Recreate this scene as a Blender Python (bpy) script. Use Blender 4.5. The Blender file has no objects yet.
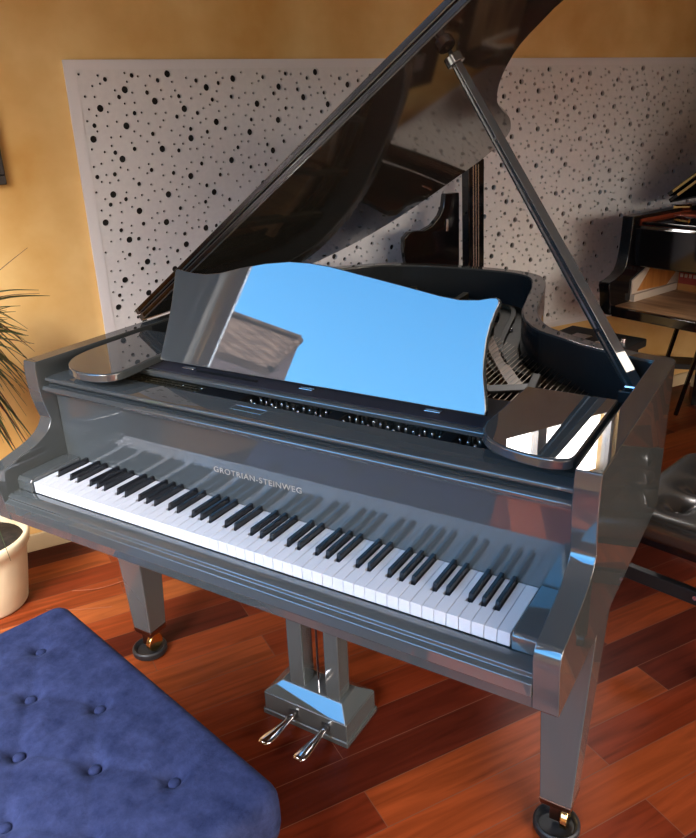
import bpy, bmesh, math, random
from mathutils import Vector, Matrix
from mathutils.geometry import delaunay_2d_cdt
C = bpy.context.scene.collection
sc = bpy.context.scene
R = math.radians
random.seed(7)

# ------------------------------------------------------------------ camera
cam = bpy.data.objects.new('camera', bpy.data.cameras.new('camera'))
C.objects.link(cam)
right = Vector((0.855, 0.517, -0.035)); up = Vector((-0.166, 0.336, 0.927)); fwd = Vector((-0.491, 0.787, -0.373))
fwd.normalize(); right = (right - fwd * right.dot(fwd)).normalized(); up = right.cross(fwd)
M = Matrix((right, up, -fwd)).transposed().to_4x4()
M.translation = Vector((0.9441, -1.0197, 1.5513))
cam.matrix_world = M
cam.data.sensor_fit = 'VERTICAL'; cam.data.sensor_height = 24.0
cam.data.lens = 758.8 / 838 * 24.0
cam.data.clip_start = 0.02
sc.camera = cam

# the room frame: s runs along the back wall, n away from it
RA = Vector((-1.509, 0.505, 0)); RD = Vector((0.5227, 0.8525, 0)); RN = Vector((0.8525, -0.5227, 0))
RM = Matrix((RD, -RN, Vector((0, 0, 1)))).transposed().to_4x4(); RM.translation = RA   # local x = s, local y = -n
def room(s, n, z=0): return RA + RD * s + RN * n + Vector((0, 0, z))
CEIL = 2.66; S0, S1, N1 = -1.25, 5.2, 5.0

# ------------------------------------------------------------------ world
w = bpy.data.worlds.new('sky'); sc.world = w; w.use_nodes = True
nt = w.node_tree; nt.nodes.clear()
def N(t, **k):
    n = nt.nodes.new(t)
    for a, b in k.items(): setattr(n, a, b)
    return n
tc = N('ShaderNodeTexCoord'); sep = N('ShaderNodeSeparateXYZ'); nt.links.new(tc.outputs['Generated'], sep.inputs[0])
dot = N('ShaderNodeVectorMath', operation='DOT_PRODUCT'); nt.links.new(tc.outputs['Generated'], dot.inputs[0])
dot.inputs[1].default_value = (-0.55, -0.78, 0.30)
mr = N('ShaderNodeMapRange', interpolation_type='SMOOTHSTEP'); nt.links.new(dot.outputs['Value'], mr.inputs[0])
mr.inputs[1].default_value = 0.70; mr.inputs[2].default_value = 0.90
# darkened horizon raised on the garden side, added to dim the upper wall
dt = N('ShaderNodeVectorMath', operation='DOT_PRODUCT'); nt.links.new(tc.outputs['Generated'], dt.inputs[0]); dt.inputs[1].default_value = (-0.5227, -0.8525, 0)
cl = N('ShaderNodeMapRange'); nt.links.new(dt.outputs['Value'], cl.inputs[0]); cl.inputs[1].default_value = 0.1; cl.inputs[2].default_value = 0.5; cl.inputs[3].default_value = 0; cl.inputs[4].default_value = 0.15
sbz = N('ShaderNodeMath', operation='SUBTRACT'); nt.links.new(sep.outputs['Z'], sbz.inputs[0]); nt.links.new(cl.outputs[0], sbz.inputs[1])
el = N('ShaderNodeMapRange', interpolation_type='SMOOTHSTEP'); nt.links.new(sbz.outputs[0], el.inputs[0])
el.inputs[1].default_value = 0.02; el.inputs[2].default_value = 0.11
mixs = N('ShaderNodeMixRGB'); nt.links.new(mr.outputs[0], mixs.inputs[0])
HAZE = (72, 68, 65, 1); BLUE = (0.62, 2.9, 6.4, 1); GROUND = (0.55, 0.50, 0.45, 1)
hz = N('ShaderNodeMapRange', interpolation_type='SMOOTHSTEP'); nt.links.new(sep.outputs['Z'], hz.inputs[0])
hz.inputs[1].default_value = 0.30; hz.inputs[2].default_value = 0.66
mixh = N('ShaderNodeMixRGB'); nt.links.new(hz.outputs[0], mixh.inputs[0])
mixh.inputs[1].default_value = (11.5, 10.0, 8.4, 1); mixh.inputs[2].default_value = HAZE
nt.links.new(mixh.outputs[0], mixs.inputs[1])
rampb = N('ShaderNodeValToRGB'); mb = N('ShaderNodeMapRange'); nt.links.new(sep.outputs['Z'], mb.inputs[0])
mb.inputs[1].default_value = 0.25; mb.inputs[2].default_value = 0.5
mixb = N('ShaderNodeMixRGB'); nt.links.new(mb.outputs[0], mixb.inputs[0])
mixb.inputs[1].default_value = (1.2, 4.3, 8.2, 1); mixb.inputs[2].default_value = BLUE
nt.links.new(mixb.outputs[0], mixs.inputs[2])
mixg = N('ShaderNodeMixRGB'); nt.links.new(el.outputs[0], mixg.inputs[0]); mixg.inputs[1].default_value = GROUND
nt.links.new(mixs.outputs[0], mixg.inputs[2])
bg = N('ShaderNodeBackground'); bg.inputs[1].default_value = 1.0; nt.links.new(mixg.outputs[0], bg.inputs[0])
wo = N('ShaderNodeOutputWorld'); nt.links.new(bg.outputs[0], wo.inputs[0])
w.cycles.sampling_method = 'AUTOMATIC'
sc.view_settings.view_transform = 'Standard'; sc.view_settings.look = 'None'
sc.view_settings.exposure = 0.1; sc.view_settings.gamma = 1.0
sc.view_settings.use_curve_mapping = False
sc.cycles.use_denoising = True
sc.cycles.max_bounces = 10; sc.cycles.glossy_bounces = 6; sc.cycles.diffuse_bounces = 6
sc.cycles.sample_clamp_indirect = 8.0

def portal(name, s0, s1, n0, n1, z0, z1, axis):
    L = bpy.data.lights.new(name, 'AREA'); L.shape = 'RECTANGLE'; L.cycles.is_portal = True
    o = bpy.data.objects.new(name, L); C.objects.link(o)
    if axis == 's':   # opening in the wall at s = s0, light goes +s
        L.size = abs(n1 - n0); L.size_y = z1 - z0; o.location = room(s0, (n0 + n1) / 2, (z0 + z1) / 2)
        d = RD
    else:
        L.size = abs(s1 - s0); L.size_y = z1 - z0; o.location = room((s0 + s1) / 2, n0, (z0 + z1) / 2)
        d = RN if n0 < 1 else -RN
    o.rotation_euler = d.to_track_quat('-Z', 'Y').to_euler()
    return o
WN0, WN1, WZ0, WZ1 = 0.77, 3.9, 0.95, 2.56       # garden window in the left wall
CS0, CS1, CZ0, CZ1 = 2.35, 3.15, 2.06, 2.5         # clerestory in the back wall
FS0, FS1, FZ0, FZ1 = 0.2, 3.8, 0.5, 2.2           # unseen window added in the wall opposite for fill light
portal('window_portal', S0, S0, WN0, WN1, WZ0, WZ1, 's')
portal('window_portal', CS0, CS1, 0, 0, CZ0, CZ1, 'n')
portal('window_portal', FS0, FS1, N1, N1, FZ0, FZ1, 'n')

# ------------------------------------------------------------------ materials
def mat(name, col, rough=0.5, metal=0.0, ior=1.5, **k):
    m = bpy.data.materials.new(name); m.use_nodes = True
    b = m.node_tree.nodes['Principled BSDF']
    b.inputs['Base Color'].default_value = (*col, 1); b.inputs['Roughness'].default_value = rough
    b.inputs['Metallic'].default_value = metal; b.inputs['IOR'].default_value = ior
    for a, v in k.items(): b.inputs[a.replace('_', ' ')].default_value = v
    return m
def noise_mix(m, c1, c2, scale, detail=4, vec=None, stretch=None, bump=0.0, lo=0.35, hi=0.65, rough=0.5):
    t = m.node_tree; b = t.nodes['Principled BSDF']
    co = t.nodes.new('ShaderNodeTexCoord'); mp = t.nodes.new('ShaderNodeMapping')
    t.links.new(co.outputs['Object'], mp.inputs[0])
    if stretch: mp.inputs['Scale'].default_value = stretch
    nz = t.nodes.new('ShaderNodeTexNoise'); nz.inputs['Scale'].default_value = scale; nz.inputs['Detail'].default_value = detail
    nz.inputs['Roughness'].default_value = rough
    t.links.new(mp.outputs[0], nz.inputs['Vector'])
    r = t.nodes.new('ShaderNodeValToRGB'); r.color_ramp.elements[0].position = lo; r.color_ramp.elements[1].position = hi
    r.color_ramp.elements[0].color = (*c1, 1); r.color_ramp.elements[1].color = (*c2, 1)
    t.links.new(nz.outputs[0], r.inputs[0]); t.links.new(r.outputs[0], b.inputs['Base Color'])
    if bump:
        bp = t.nodes.new('ShaderNodeBump'); bp.inputs['Strength'].default_value = bump; bp.inputs['Distance'].default_value = 0.004
        t.links.new(nz.outputs[0], bp.inputs['Height']); t.links.new(bp.outputs[0], b.inputs['Normal'])
    return m
GREY = mat('grey_lacquer', (0.060, 0.068, 0.070), 0.012, ior=2.05)
GREYIN = mat('dark_inner_rim', (0.022, 0.026, 0.03), 0.16, ior=1.5)
LIDSHADED = mat('shaded_lid_lacquer', (0.040, 0.037, 0.032), 0.05, ior=1.75)  # grey lacquer darkened, the shade beneath the raised lid put into its colour
BLACK = mat('black_lacquer', (0.004, 0.004, 0.005), 0.06, ior=1.5)
BLACKM = mat('black_matt', (0.008, 0.009, 0.011), 0.5)
FELT = mat('dark_felt', (0.012, 0.012, 0.022), 0.9)
IVORY = mat('white_key', (0.64, 0.645, 0.68), 0.22, ior=1.45)
EBONY = mat('black_key', (0.008, 0.009, 0.012), 0.25)
CHROME = mat('chrome', (0.82, 0.82, 0.84), 0.12, 1.0)
BRASS = mat('brass', (0.75, 0.52, 0.20), 0.18, 1.0)
COPPER = mat('coppery_metal', (0.25, 0.13, 0.09), 0.3, 1.0)
STEEL = mat('steel_pin', (0.8, 0.8, 0.8), 0.25, 1.0)
STRING = mat('string_wire', (0.22, 0.18, 0.13), 0.4, 1.0)
PLATE = noise_mix(mat('iron_plate', (0.1, 0.09, 0.06), 0.55, 0.0, ior=1.3), (0.022, 0.019, 0.012), (0.045, 0.039, 0.025), 9, bump=0.25)
SPRUCE = noise_mix(mat('soundboard_wood', (0.4, 0.22, 0.1), 0.35), (0.16, 0.075, 0.03), (0.26, 0.13, 0.05), 6, stretch=(12, 1, 1))
WALL = noise_mix(mat('ochre_wall', (0.7, 0.4, 0.1), 0.75), (0.60, 0.33, 0.085), (0.80, 0.56, 0.24), 3.2, detail=5, bump=0.15, lo=0.3, hi=0.7)
BOARD = noise_mix(mat('white_board', (0.7, 0.7, 0.72), 0.8), (0.66, 0.655, 0.665), (0.70, 0.695, 0.70), 60, bump=0.05)
FRAMEW = mat('board_frame_paint', (0.71, 0.70, 0.72), 0.7)
CAVITY = mat('black_backing', (0.015, 0.014, 0.013), 0.95)
SKIRT = mat('skirting_paint', (0.60, 0.47, 0.29), 0.55)
CEILM = mat('ceiling_paint', (0.12, 0.085, 0.05), 0.9)
LEATHER = mat('black_leather', (0.022, 0.021, 0.020), 0.27, ior=1.9)
GLASSM = None

def floor_mat():
    m = mat('floor_planks', (0.3, 0.1, 0.04), 0.30, ior=1.16)
    t = m.node_tree; b = t.nodes['Principled BSDF']; L = t.links
    co = t.nodes.new('ShaderNodeTexCoord')
    br = t.nodes.new('ShaderNodeTexBrick')
    br.inputs['Scale'].default_value = 1.0; br.inputs['Brick Width'].default_value = 0.92; br.inputs['Row Height'].default_value = 0.116
    br.inputs['Mortar Size'].default_value = 0.0011; br.inputs['Mortar Smooth'].default_value = 0.2; br.inputs['Bias'].default_value = 0.0
    br.offset = 0.37; br.offset_frequency = 2; br.squash = 1.0
    br.inputs['Color1'].default_value = (0, 0, 0, 1); br.inputs['Color2'].default_value = (1, 1, 1, 1); br.inputs['Mortar'].default_value = (0.5, 0.5, 0.5, 1)
    mp = t.nodes.new('ShaderNodeMapping'); mp.inputs['Location'].default_value = (0.31, 0.02, 0)
    L.new(co.outputs['Object'], mp.inputs[0]); L.new(mp.outputs[0], br.inputs['Vector'])
    r = t.nodes.new('ShaderNodeValToRGB'); cr = r.color_ramp; cr.interpolation = 'LINEAR'
    cols = [(0.0, (0.048, 0.008, 0.004)), (0.3, (0.080, 0.012, 0.005)), (0.6, (0.125, 0.021, 0.006)), (0.87, (0.165, 0.033, 0.009)), (1.0, (0.23, 0.065, 0.018))]
    cr.elements[0].position = 0; cr.elements[0].color = (*cols[0][1], 1); cr.elements[1].position = 1; cr.elements[1].color = (*cols[-1][1], 1)
    for p, c in cols[1:-1]: e = cr.elements.new(p); e.color = (*c, 1)
    L.new(br.outputs['Color'], r.inputs[0])
    # grain
    mp2 = t.nodes.new('ShaderNodeMapping'); mp2.inputs['Scale'].default_value = (1.2, 14, 1)
    L.new(co.outputs['Object'], mp2.inputs[0])
    ad = t.nodes.new('ShaderNodeVectorMath'); ad.operation = 'MULTIPLY_ADD'; L.new(br.outputs['Color'], ad.inputs[0]); ad.inputs[1].default_value = (37, 19, 11)
    L.new(mp2.outputs[0], ad.inputs[2])
    nz = t.nodes.new('ShaderNodeTexNoise'); nz.inputs['Scale'].default_value = 2.2; nz.inputs['Detail'].default_value = 8; nz.inputs['Distortion'].default_value = 0.9
    L.new(ad.outputs[0], nz.inputs['Vector'])
    gr = t.nodes.new('ShaderNodeMapRange'); gr.inputs[1].default_value = 0.25; gr.inputs[2].default_value = 0.75; gr.inputs[3].default_value = 0.55; gr.inputs[4].default_value = 1.4
    L.new(nz.outputs[0], gr.inputs[0])
    mx = t.nodes.new('ShaderNodeMixRGB'); mx.blend_type = 'MULTIPLY'; mx.inputs[0].default_value = 1.0
    L.new(r.outputs[0], mx.inputs[1]); L.new(gr.outputs[0], mx.inputs[2])
    m2 = t.nodes.new('ShaderNodeMixRGB'); L.new(br.outputs['Fac'], m2.inputs[0]); L.new(mx.outputs[0], m2.inputs[1]); m2.inputs[2].default_value = (0.11, 0.045, 0.028, 1)
    L.new(m2.outputs[0], b.inputs['Base Color'])
    bp = t.nodes.new('ShaderNodeBump'); bp.inputs['Strength'].default_value = 0.08; bp.inputs['Distance'].default_value = 0.002
    L.new(nz.outputs[0], bp.inputs['Height']); L.new(bp.outputs[0], b.inputs['Normal'])
    return m
FLOOR = floor_mat()

def fabric_mat():
    m = mat('blue_suede', (0.06, 0.08, 0.25), 0.95, ior=1.15)
    noise_mix(m, (0.009, 0.013, 0.040), (0.026, 0.035, 0.092), 26, detail=12, bump=0.6, lo=0.32, hi=0.68, rough=0.68)
    b = m.node_tree.nodes['Principled BSDF']
    b.inputs['Sheen Weight'].default_value = 0.03; b.inputs['Sheen Roughness'].default_value = 0.5
    b.inputs['Sheen Tint'].default_value = (0.5, 0.6, 1, 1)
    return m
SUEDE = fabric_mat()

# ------------------------------------------------------------------ helpers
def obj(name, bm, m=None, parent=None, smooth=False, bevel=0, seg=2, mats=None, at=None):
    me = bpy.data.meshes.new(name)
    bmesh.ops.recalc_face_normals(bm, faces=bm.faces[:]); bm.to_mesh(me); bm.free()
    o = bpy.data.objects.new(name, me); C.objects.link(o)
    for x in (mats or [m]): me.materials.append(x)
    if parent: o.parent = parent
    if smooth:
        for p in me.polygons: p.use_smooth = True
    if bevel:
        b = o.modifiers.new('bevel', 'BEVEL'); b.width = bevel; b.segments = seg; b.limit_method = 'ANGLE'; b.angle_limit = R(35); b.harden_normals = True
        for p in me.polygons: p.use_smooth = True
        try:
            me.set_sharp_from_angle(angle=R(35))
        except Exception: pass
    if at is not None: o.matrix_local = at
    return o
def thing(name, label, cat, loc=(0, 0, 0), rotz=0.0, group=None):
    o = bpy.data.objects.new(name, None); C.objects.link(o); o.location = loc; o.rotation_euler = (0, 0, rotz)
    o['label'] = label; o['category'] = cat
    if group: o['group'] = group
    return o
def tag(o, label, cat, group=None):
    o['label'] = label; o['category'] = cat
    if group: o['group'] = group
    return o
def struct(name, bm, m, **k):
    o = obj(name, bm, m, **k); o['kind'] = 'structure'; return o
def box(bm, x0, x1, y0, y1, z0, z1, mi=0):
    v = [bm.verts.new((x, y, z)) for z in (z0, z1) for x, y in ((x0, y0), (x1, y0), (x1, y1), (x0, y1))]
    for f in ((0, 3, 2, 1), (4, 5, 6, 7), (0, 1, 5, 4), (1, 2, 6, 5), (2, 3, 7, 6), (3, 0, 4, 7)):
        bm.faces.new([v[i] for i in f]).material_index = mi
    return v
def bx(*a, **k): bm = bmesh.new(); box(bm, *a, **k); return bm
def prism(bm, pts, a0, a1, axis='z', mi=0):
    def mk(p, a):
        return {'z': (p[0], p[1], a), 'x': (a, p[0], p[1]), 'y': (p[0], a, p[1])}[axis]
    A = [bm.verts.new(mk(p, a0)) for p in pts]; B = [bm.verts.new(mk(p, a1)) for p in pts]
    n = len(pts)
    bm.faces.new(A).material_index = mi; bm.faces.new(B[::-1]).material_index = mi
    for i in range(n):
        bm.faces.new((A[i], B[i], B[(i + 1) % n], A[(i + 1) % n])).material_index = mi
def pr(*a, **k): bm = bmesh.new(); prism(bm, *a, **k); return bm
def taper(bm, cx, cy, z0, hx0, hy0, z1, hx1, hy1, cx1=None, cy1=None):
    cx1 = cx if cx1 is None else cx1; cy1 = cy if cy1 is None else cy1
    v = [bm.verts.new((c + sx * hx, d + sy * hy, z)) for c, d, z, hx, hy in ((cx, cy, z0, hx0, hy0), (cx1, cy1, z1, hx1, hy1)) for sx, sy in ((-1, -1), (1, -1), (1, 1), (-1, 1))]
    for f in ((0, 3, 2, 1), (4, 5, 6, 7), (0, 1, 5, 4), (1, 2, 6, 5), (2, 3, 7, 6), (3, 0, 4, 7)): bm.faces.new([v[i] for i in f])
def tube(bm, pts, r, n=8, caps=True):
    pts = [Vector(p) for p in pts]; rs = r if isinstance(r, (list, tuple)) else [r] * len(pts)
    rings = []; prev = None
    for i, p in enumerate(pts):
        t = (pts[min(i + 1, len(pts) - 1)] - pts[max(i - 1, 0)]).normalized()
        a = (prev - t * prev.dot(t)) if prev is not None else t.orthogonal()
        a.normalize(); prev = a; b = t.cross(a)
        rings.append([bm.verts.new(p + (a * math.cos(2 * math.pi * k / n) + b * math.sin(2 * math.pi * k / n)) * rs[i]) for k in range(n)])
    for i in range(len(rings) - 1):
        for k in range(n): bm.faces.new((rings[i][k], rings[i][(k + 1) % n], rings[i + 1][(k + 1) % n], rings[i + 1][k]))
    if caps: bm.faces.new(rings[0][::-1]); bm.faces.new(rings[-1])
def lathe(bm, prof, n=32, cx=0, cy=0):
    rings = [[bm.verts.new((cx + r * math.cos(2 * math.pi * k / n), cy + r * math.sin(2 * math.pi * k / n), z)) for k in range(n)] for r, z in prof]
    for i in range(len(rings) - 1):
        for k in range(n): bm.faces.new((rings[i][k], rings[i][(k + 1) % n], rings[i + 1][(k + 1) % n], rings[i + 1][k]))
    bm.faces.new(rings[0][::-1]); bm.faces.new(rings[-1])
def catmull(p, k=5, closed=False):
    out = []; n = len(p)
    for i in range(n - 1):
        P0, P1, P2, P3 = p[max(i - 1, 0)], p[i], p[i + 1], p[min(i + 2, n - 1)]
        for j in range(k):
            t = j / k
            out.append(tuple(0.5 * (2 * b + (c - a) * t + (2 * a - 5 * b + 4 * c - d) * t * t + (-a + 3 * b - 3 * c + d) * t ** 3) for a, b, c, d in zip(P0, P1, P2, P3)))
    out.append(tuple(p[-1])); return out
def offset(p, d):
    out = []
    for i in range(len(p)):
        a = Vector(p[max(i - 1, 0)]); b = Vector(p[i]); c = Vector(p[min(i + 1, len(p) - 1)])
        n1 = Vector(((b - a).y, -(b - a).x)).normalized() if (b - a).length > 1e-9 else None
        n2 = Vector(((c - b).y, -(c - b).x)).normalized() if (c - b).length > 1e-9 else None
        if n1 is None: n1 = n2
        if n2 is None: n2 = n1
        m_ = (n1 + n2).normalized(); out.append(tuple(b + m_ * (d / max(0.5, m_.dot(n1)))))
    return out

# ------------------------------------------------------------------ room shell
def wall_with_hole(name, W0, W1, h0, h1, z0, z1, place):
    bm = bmesh.new(); T = 0.14
    for a0, a1, b0, b1 in ((W0, h0, 0, CEIL), (h1, W1, 0, CEIL), (h0, h1, 0, z0), (h0, h1, z1, CEIL)):
        if a1 - a0 > 1e-6 and b1 - b0 > 1e-6: place(bm, a0, a1, b0, b1, T)
    bmesh.ops.remove_doubles(bm, verts=bm.verts, dist=1e-5)
    return struct(name, bm, WALL, at=RM)
def pl_left(bm, a0, a1, b0, b1, T): box(bm, S0 - T, S0, -a1, -a0, b0, b1)
def pl_back(bm, a0, a1, b0, b1, T): box(bm, a0, a1, 0, T, b0, b1)
def pl_front(bm, a0, a1, b0, b1, T): box(bm, a0, a1, -N1 - T, -N1, b0, b1)
struct('floor', bx(S0 - 0.14, S1 + 0.14, -N1 - 0.14, 0.14, -0.1, 0), FLOOR, at=RM)
struct('ceiling', bx(S0 - 0.14, S1 + 0.14, -N1 - 0.14, 0.14, CEIL, CEIL + 0.1), CEILM, at=RM)
wall_with_hole('wall_back', S0 - 0.14, S1 + 0.14, CS0, CS1, CZ0, CZ1, pl_back)
wall_with_hole('wall_left', 0, N1, WN0, WN1, WZ0, WZ1, pl_left)
wall_with_hole('wall_front', S0 - 0.14, S1 + 0.14, FS0, FS1, FZ0, FZ1, pl_front)
struct('wall_right', bx(S1, S1 + 0.14, -N1, 0, 0, CEIL), WALL, at=RM)
struct('baseboard_back', bx(S0, S1, -0.014, 0, 0, 0.072), SKIRT, at=RM, bevel=0.004)
WINF = mat('window_frame_paint', (0.55, 0.56, 0.58), 0.4)
def glass_mat():
    m = bpy.data.materials.new('window_glass'); m.use_nodes = True; t = m.node_tree; t.nodes.clear()
    g = t.nodes.new('ShaderNodeBsdfTransparent'); gl = t.nodes.new('ShaderNodeBsdfGlossy'); gl.inputs['Roughness'].default_value = 0.0
    f = t.nodes.new('ShaderNodeFresnel'); f.inputs[0].default_value = 1.45; mx = t.nodes.new('ShaderNodeMixShader'); o = t.nodes.new('ShaderNodeOutputMaterial')
    ge = t.nodes.new('ShaderNodeNewGeometry'); sb_ = t.nodes.new('ShaderNodeMath'); sb_.operation = 'SUBTRACT'; sb_.inputs[0].default_value = 1.0
    mu = t.nodes.new('ShaderNodeMath'); mu.operation = 'MULTIPLY'; t.links.new(ge.outputs['Backfacing'], sb_.inputs[1])
    t.links.new(f.outputs[0], mu.inputs[0]); t.links.new(sb_.outputs[0], mu.inputs[1]); t.links.new(mu.outputs[0], mx.inputs[0]); t.links.new(g.outputs[0], mx.inputs[1]); t.links.new(gl.outputs[0], mx.inputs[2]); t.links.new(mx.outputs[0], o.inputs[0])
    return m
GLASSM = glass_mat()
def window(name, axis, a0, a1, z0, z1, pos, bars):
    bm = bmesh.new(); f = 0.05 if (axis == 's' or pos) else 0.02
    def b_(u0, u1, c0, c1):
        if axis == 's': box(bm, pos - 0.09, pos - 0.03, -u1, -u0, c0, c1)
        elif pos == 0: box(bm, u0, u1, 0.03, 0.09, c0, c1)
        else: box(bm, u0, u1, -pos - 0.09, -pos - 0.03, c0, c1)
    b_(a0, a1, z0, z0 + f); b_(a0, a1, z1 - f, z1); b_(a0, a0 + f, z0 + f, z1 - f); b_(a1 - f, a1, z0 + f, z1 - f)
    for u in bars: b_(u - 0.03, u + 0.03, z0 + f, z1 - f)
    o = struct(name, bm, WINF, at=RM)
    g = bmesh.new()
    if axis == 's': box(g, pos - 0.062, pos - 0.058, -a1 + f, -a0 - f, z0 + f, z1 - f)
    elif pos == 0: box(g, a0 + f, a1 - f, 0.058, 0.062, z0 + f, z1 - f)
    else: box(g, a0 + f, a1 - f, -pos - 0.062, -pos - 0.058, z0 + f, z1 - f)
    obj('pane', g, GLASSM, parent=o)
window('window_1', 's', WN0, WN1, WZ0, WZ1, S0, [2.75])
window('window_2', 'n', CS0, CS1, CZ0, CZ1, 0, [2.62])
window('fill_window', 'n', FS0, FS1, FZ0, FZ1, N1, [1.3, 2.45])  # added opening, out of view, that brings fill light to the back wall

# ------------------------------------------------------------------ perforated acoustic board
BS0, BS1, BZ0, BZ1 = 0.418, 4.6, 0.512, 1.748
def acoustic_board():
    t = thing('acoustic_board', 'large white acoustic panel with scattered round holes on the ochre back wall', 'wall panel')
    t.matrix_world = RM
    fr = 0.036; fz = 0.030; th = 0.022
    bm = bmesh.new()
    box(bm, BS0, BS1, -th, -0.002, BZ1 - fz, BZ1); box(bm, BS0, BS1, -th, -0.002, BZ0, BZ0 + fz)
    box(bm, BS0, BS0 + fr, -th, -0.002, BZ0 + fz, BZ1 - fz); box(bm, BS1 - fr, BS1, -th, -0.002, BZ0 + fz, BZ1 - fz)
    obj('frame', bm, FRAMEW, t)
    obj('backing', bx(BS0 + fr, BS1 - fr, -0.006, -0.001, BZ0 + fz, BZ1 - fz), CAVITY, t)
    # one periodic tile of holes, repeated
    W = 0.571; H = (BZ1 - BZ0 - 2 * fz) / 2
    rng = random.Random(11); holes = []
    def place(r, num, gap, mind):
        k = 0; tries = 0
        while k < num and tries < 20000:
            tries += 1
            x = rng.uniform(r + .002, W - r - .002); y = rng.uniform(r + .002, H - r - .002); ok = True
            for (a, b, c) in holes:
                dx = abs(a - x); dx = min(dx, W - dx); dy = abs(b - y); dy = min(dy, H - dy); d = math.hypot(dx, dy)
                if d < r + c + gap or (abs(c - r) < 1e-6 and d < mind): ok = False; break
            if ok: holes.append((x, y, r)); k += 1
    place(0.0120, 23, 0.012, 0.098); place(0.0080, 42, 0.011, 0.056); place(0.0044, 185, 0.006, 0.025)
    vs = [(0, 0), (W, 0), (W, H), (0, H)]; fs = [[0, 1, 2, 3]]; es = []
    for (x, y, r) in holes:
        n = 12 if r > .005 else 8; b0 = len(vs)
        vs += [(x + r * math.cos(2 * math.pi * k / n), y + r * math.sin(2 * math.pi * k / n)) for k in range(n)]
        fs.append([b0 + k for k in range(n)])
    V, E_, F, ov, oe, of = delaunay_2d_cdt([Vector(v) for v in vs], es, fs, 1, 1e-6, True)
    faces = [f for f, o_ in zip(F, of) if o_ == [0]]
    bm = bmesh.new(); y0 = -th + 0.002
    nx = int((BS1 - BS0 - 2 * fr) / W)
    nxs = (BS1 - BS0 - 2 * fr) / W
    for i in range(math.ceil(nxs)):
        for j in range(2):
            ox = BS0 + fr + i * W; oz = BZ0 + fz + j * H
            mv = [bm.verts.new((min(ox + v.x, BS1 - fr), y0, oz + v.y)) for v in V]
            for f in faces:
                try: bm.faces.new([mv[k] for k in f])
                except ValueError: pass
            for (x, y, r) in holes:
                n = 12 if r > .005 else 8
                if ox + x + r > BS1 - fr: continue
                a = [bm.verts.new((ox + x + r * math.cos(2 * math.pi * k / n), y0, oz + y + r * math.sin(2 * math.pi * k / n))) for k in range(n)]
                b = [bm.verts.new((v.co.x, -0.0062, v.co.z)) for v in a]
                for k in range(n): bm.faces.new((a[k], a[(k + 1) % n], b[(k + 1) % n], b[k]))
    me_o = obj('perforated_sheet', bm, BOARD, t)
acoustic_board()

# ------------------------------------------------------------------ grey grand piano
piano = thing('grand_piano', 'grey lacquered grand piano with its lid propped open, in the middle of the room', 'piano')
ZT = 1.006; ZB = 0.635
inner = [(.669, .745), (.640, .749), (.583, .767), (.50, .80), (.425, .845), (.360, .885), (.315, .935), (.271, 1.013), (.238, 1.10), (.214, 1.2), (.19, 1.3), (.168, 1.397), (.131, 1.502), (.088, 1.558), (.02, 1.590), (-.08, 1.605), (-.2, 1.608), (-.32, 1.60), (-.43, 1.572), (-.53, 1.51), (-.61, 1.41), (-.655, 1.27), (-.671, 1.1), (-.671, .9), (-.671, .51)]
outer = offset(inner, -0.042)
# fix orientation if the offset went inwards
if outer[-1][0] > -0.671: outer = offset(inner, 0.042)
ic = [(.669, .51), (.669, .745)] + catmull(inner[1:-1], 4) + [(-.669, .51)]
oc0 = catmull(outer[1:-1], 4)
oc = [(.7135, .51), (.7135, .755), (.711, .770), (.703, .781), (.692, .786), (.67, .787)] + oc0[2:] + [(-.7135, .51)]
bm = bmesh.new()
armR = [(-.045, .638), (-.048, .668), (-.0485, .670), (-.057, .722), (-.0575, .727), (-.060, .745), (-.056, .762), (-.046, .772), (-.020, .7765), (.012, .785), (.042, .7925), (.072, .802), (.096, .8145), (.112, .829), (.1215, .845), (.1225, .850), (.121, .856), (.1145, .880), (.108, .910), (.1045, .945), (.104, .975), (.105, .992), (.108, ZT), (.51, ZT), (.51, ZB), (-.042, ZB)]
for sx in (-1, 1):
    prism(bm, armR, sx * .669, sx * .7135, 'x')
def strip(bm, ic, oc, z0, z1):
    # tessellate the ring between two polylines by nearest index
    n = len(ic); m_ = len(oc)
    tot = []
    A0 = [bm.verts.new((*p, z0)) for p in ic]; A1 = [bm.verts.new((*p, z1)) for p in ic]
    B0 = [bm.verts.new((*p, z0)) for p in oc]; B1 = [bm.verts.new((*p, z1)) for p in oc]
    for i in range(n - 1): bm.faces.new((A0[i], A0[i + 1], A1[i + 1], A1[i]))
    for i in range(m_ - 1): bm.faces.new((B0[i], B1[i], B1[i + 1], B0[i + 1]))
    bm.faces.new((A0[0], A1[0], B1[0], B0[0])); bm.faces.new((A0[-1], B0[-1], B1[-1], A1[-1]))
    for A, B in ((A0, B0), (A1, B1)):
        i = j = 0
        while i < n - 1 or j < m_ - 1:
            di = (Vector(ic[i + 1]) - Vector(oc[j])).length if i < n - 1 else 1e9
            dj = (Vector(ic[i]) - Vector(oc[j + 1])).length if j < m_ - 1 else 1e9
            if di < dj: bm.faces.new((A[i], A[i + 1], B[j])); i += 1
            else: bm.faces.new((A[i], B[j + 1], B[j])); j += 1
strip(bm, ic, oc, ZB, ZT)
bmesh.ops.remove_doubles(bm, verts=bm.verts, dist=6e-4)
bmesh.ops.delete(bm, geom=[f for f in bm.faces if all(abs(v.co.y - .51) < 1e-4 for v in f.verts)], context='FACES_ONLY')
obj('case', bm, GREY, piano, bevel=0.0035, seg=3)
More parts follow.
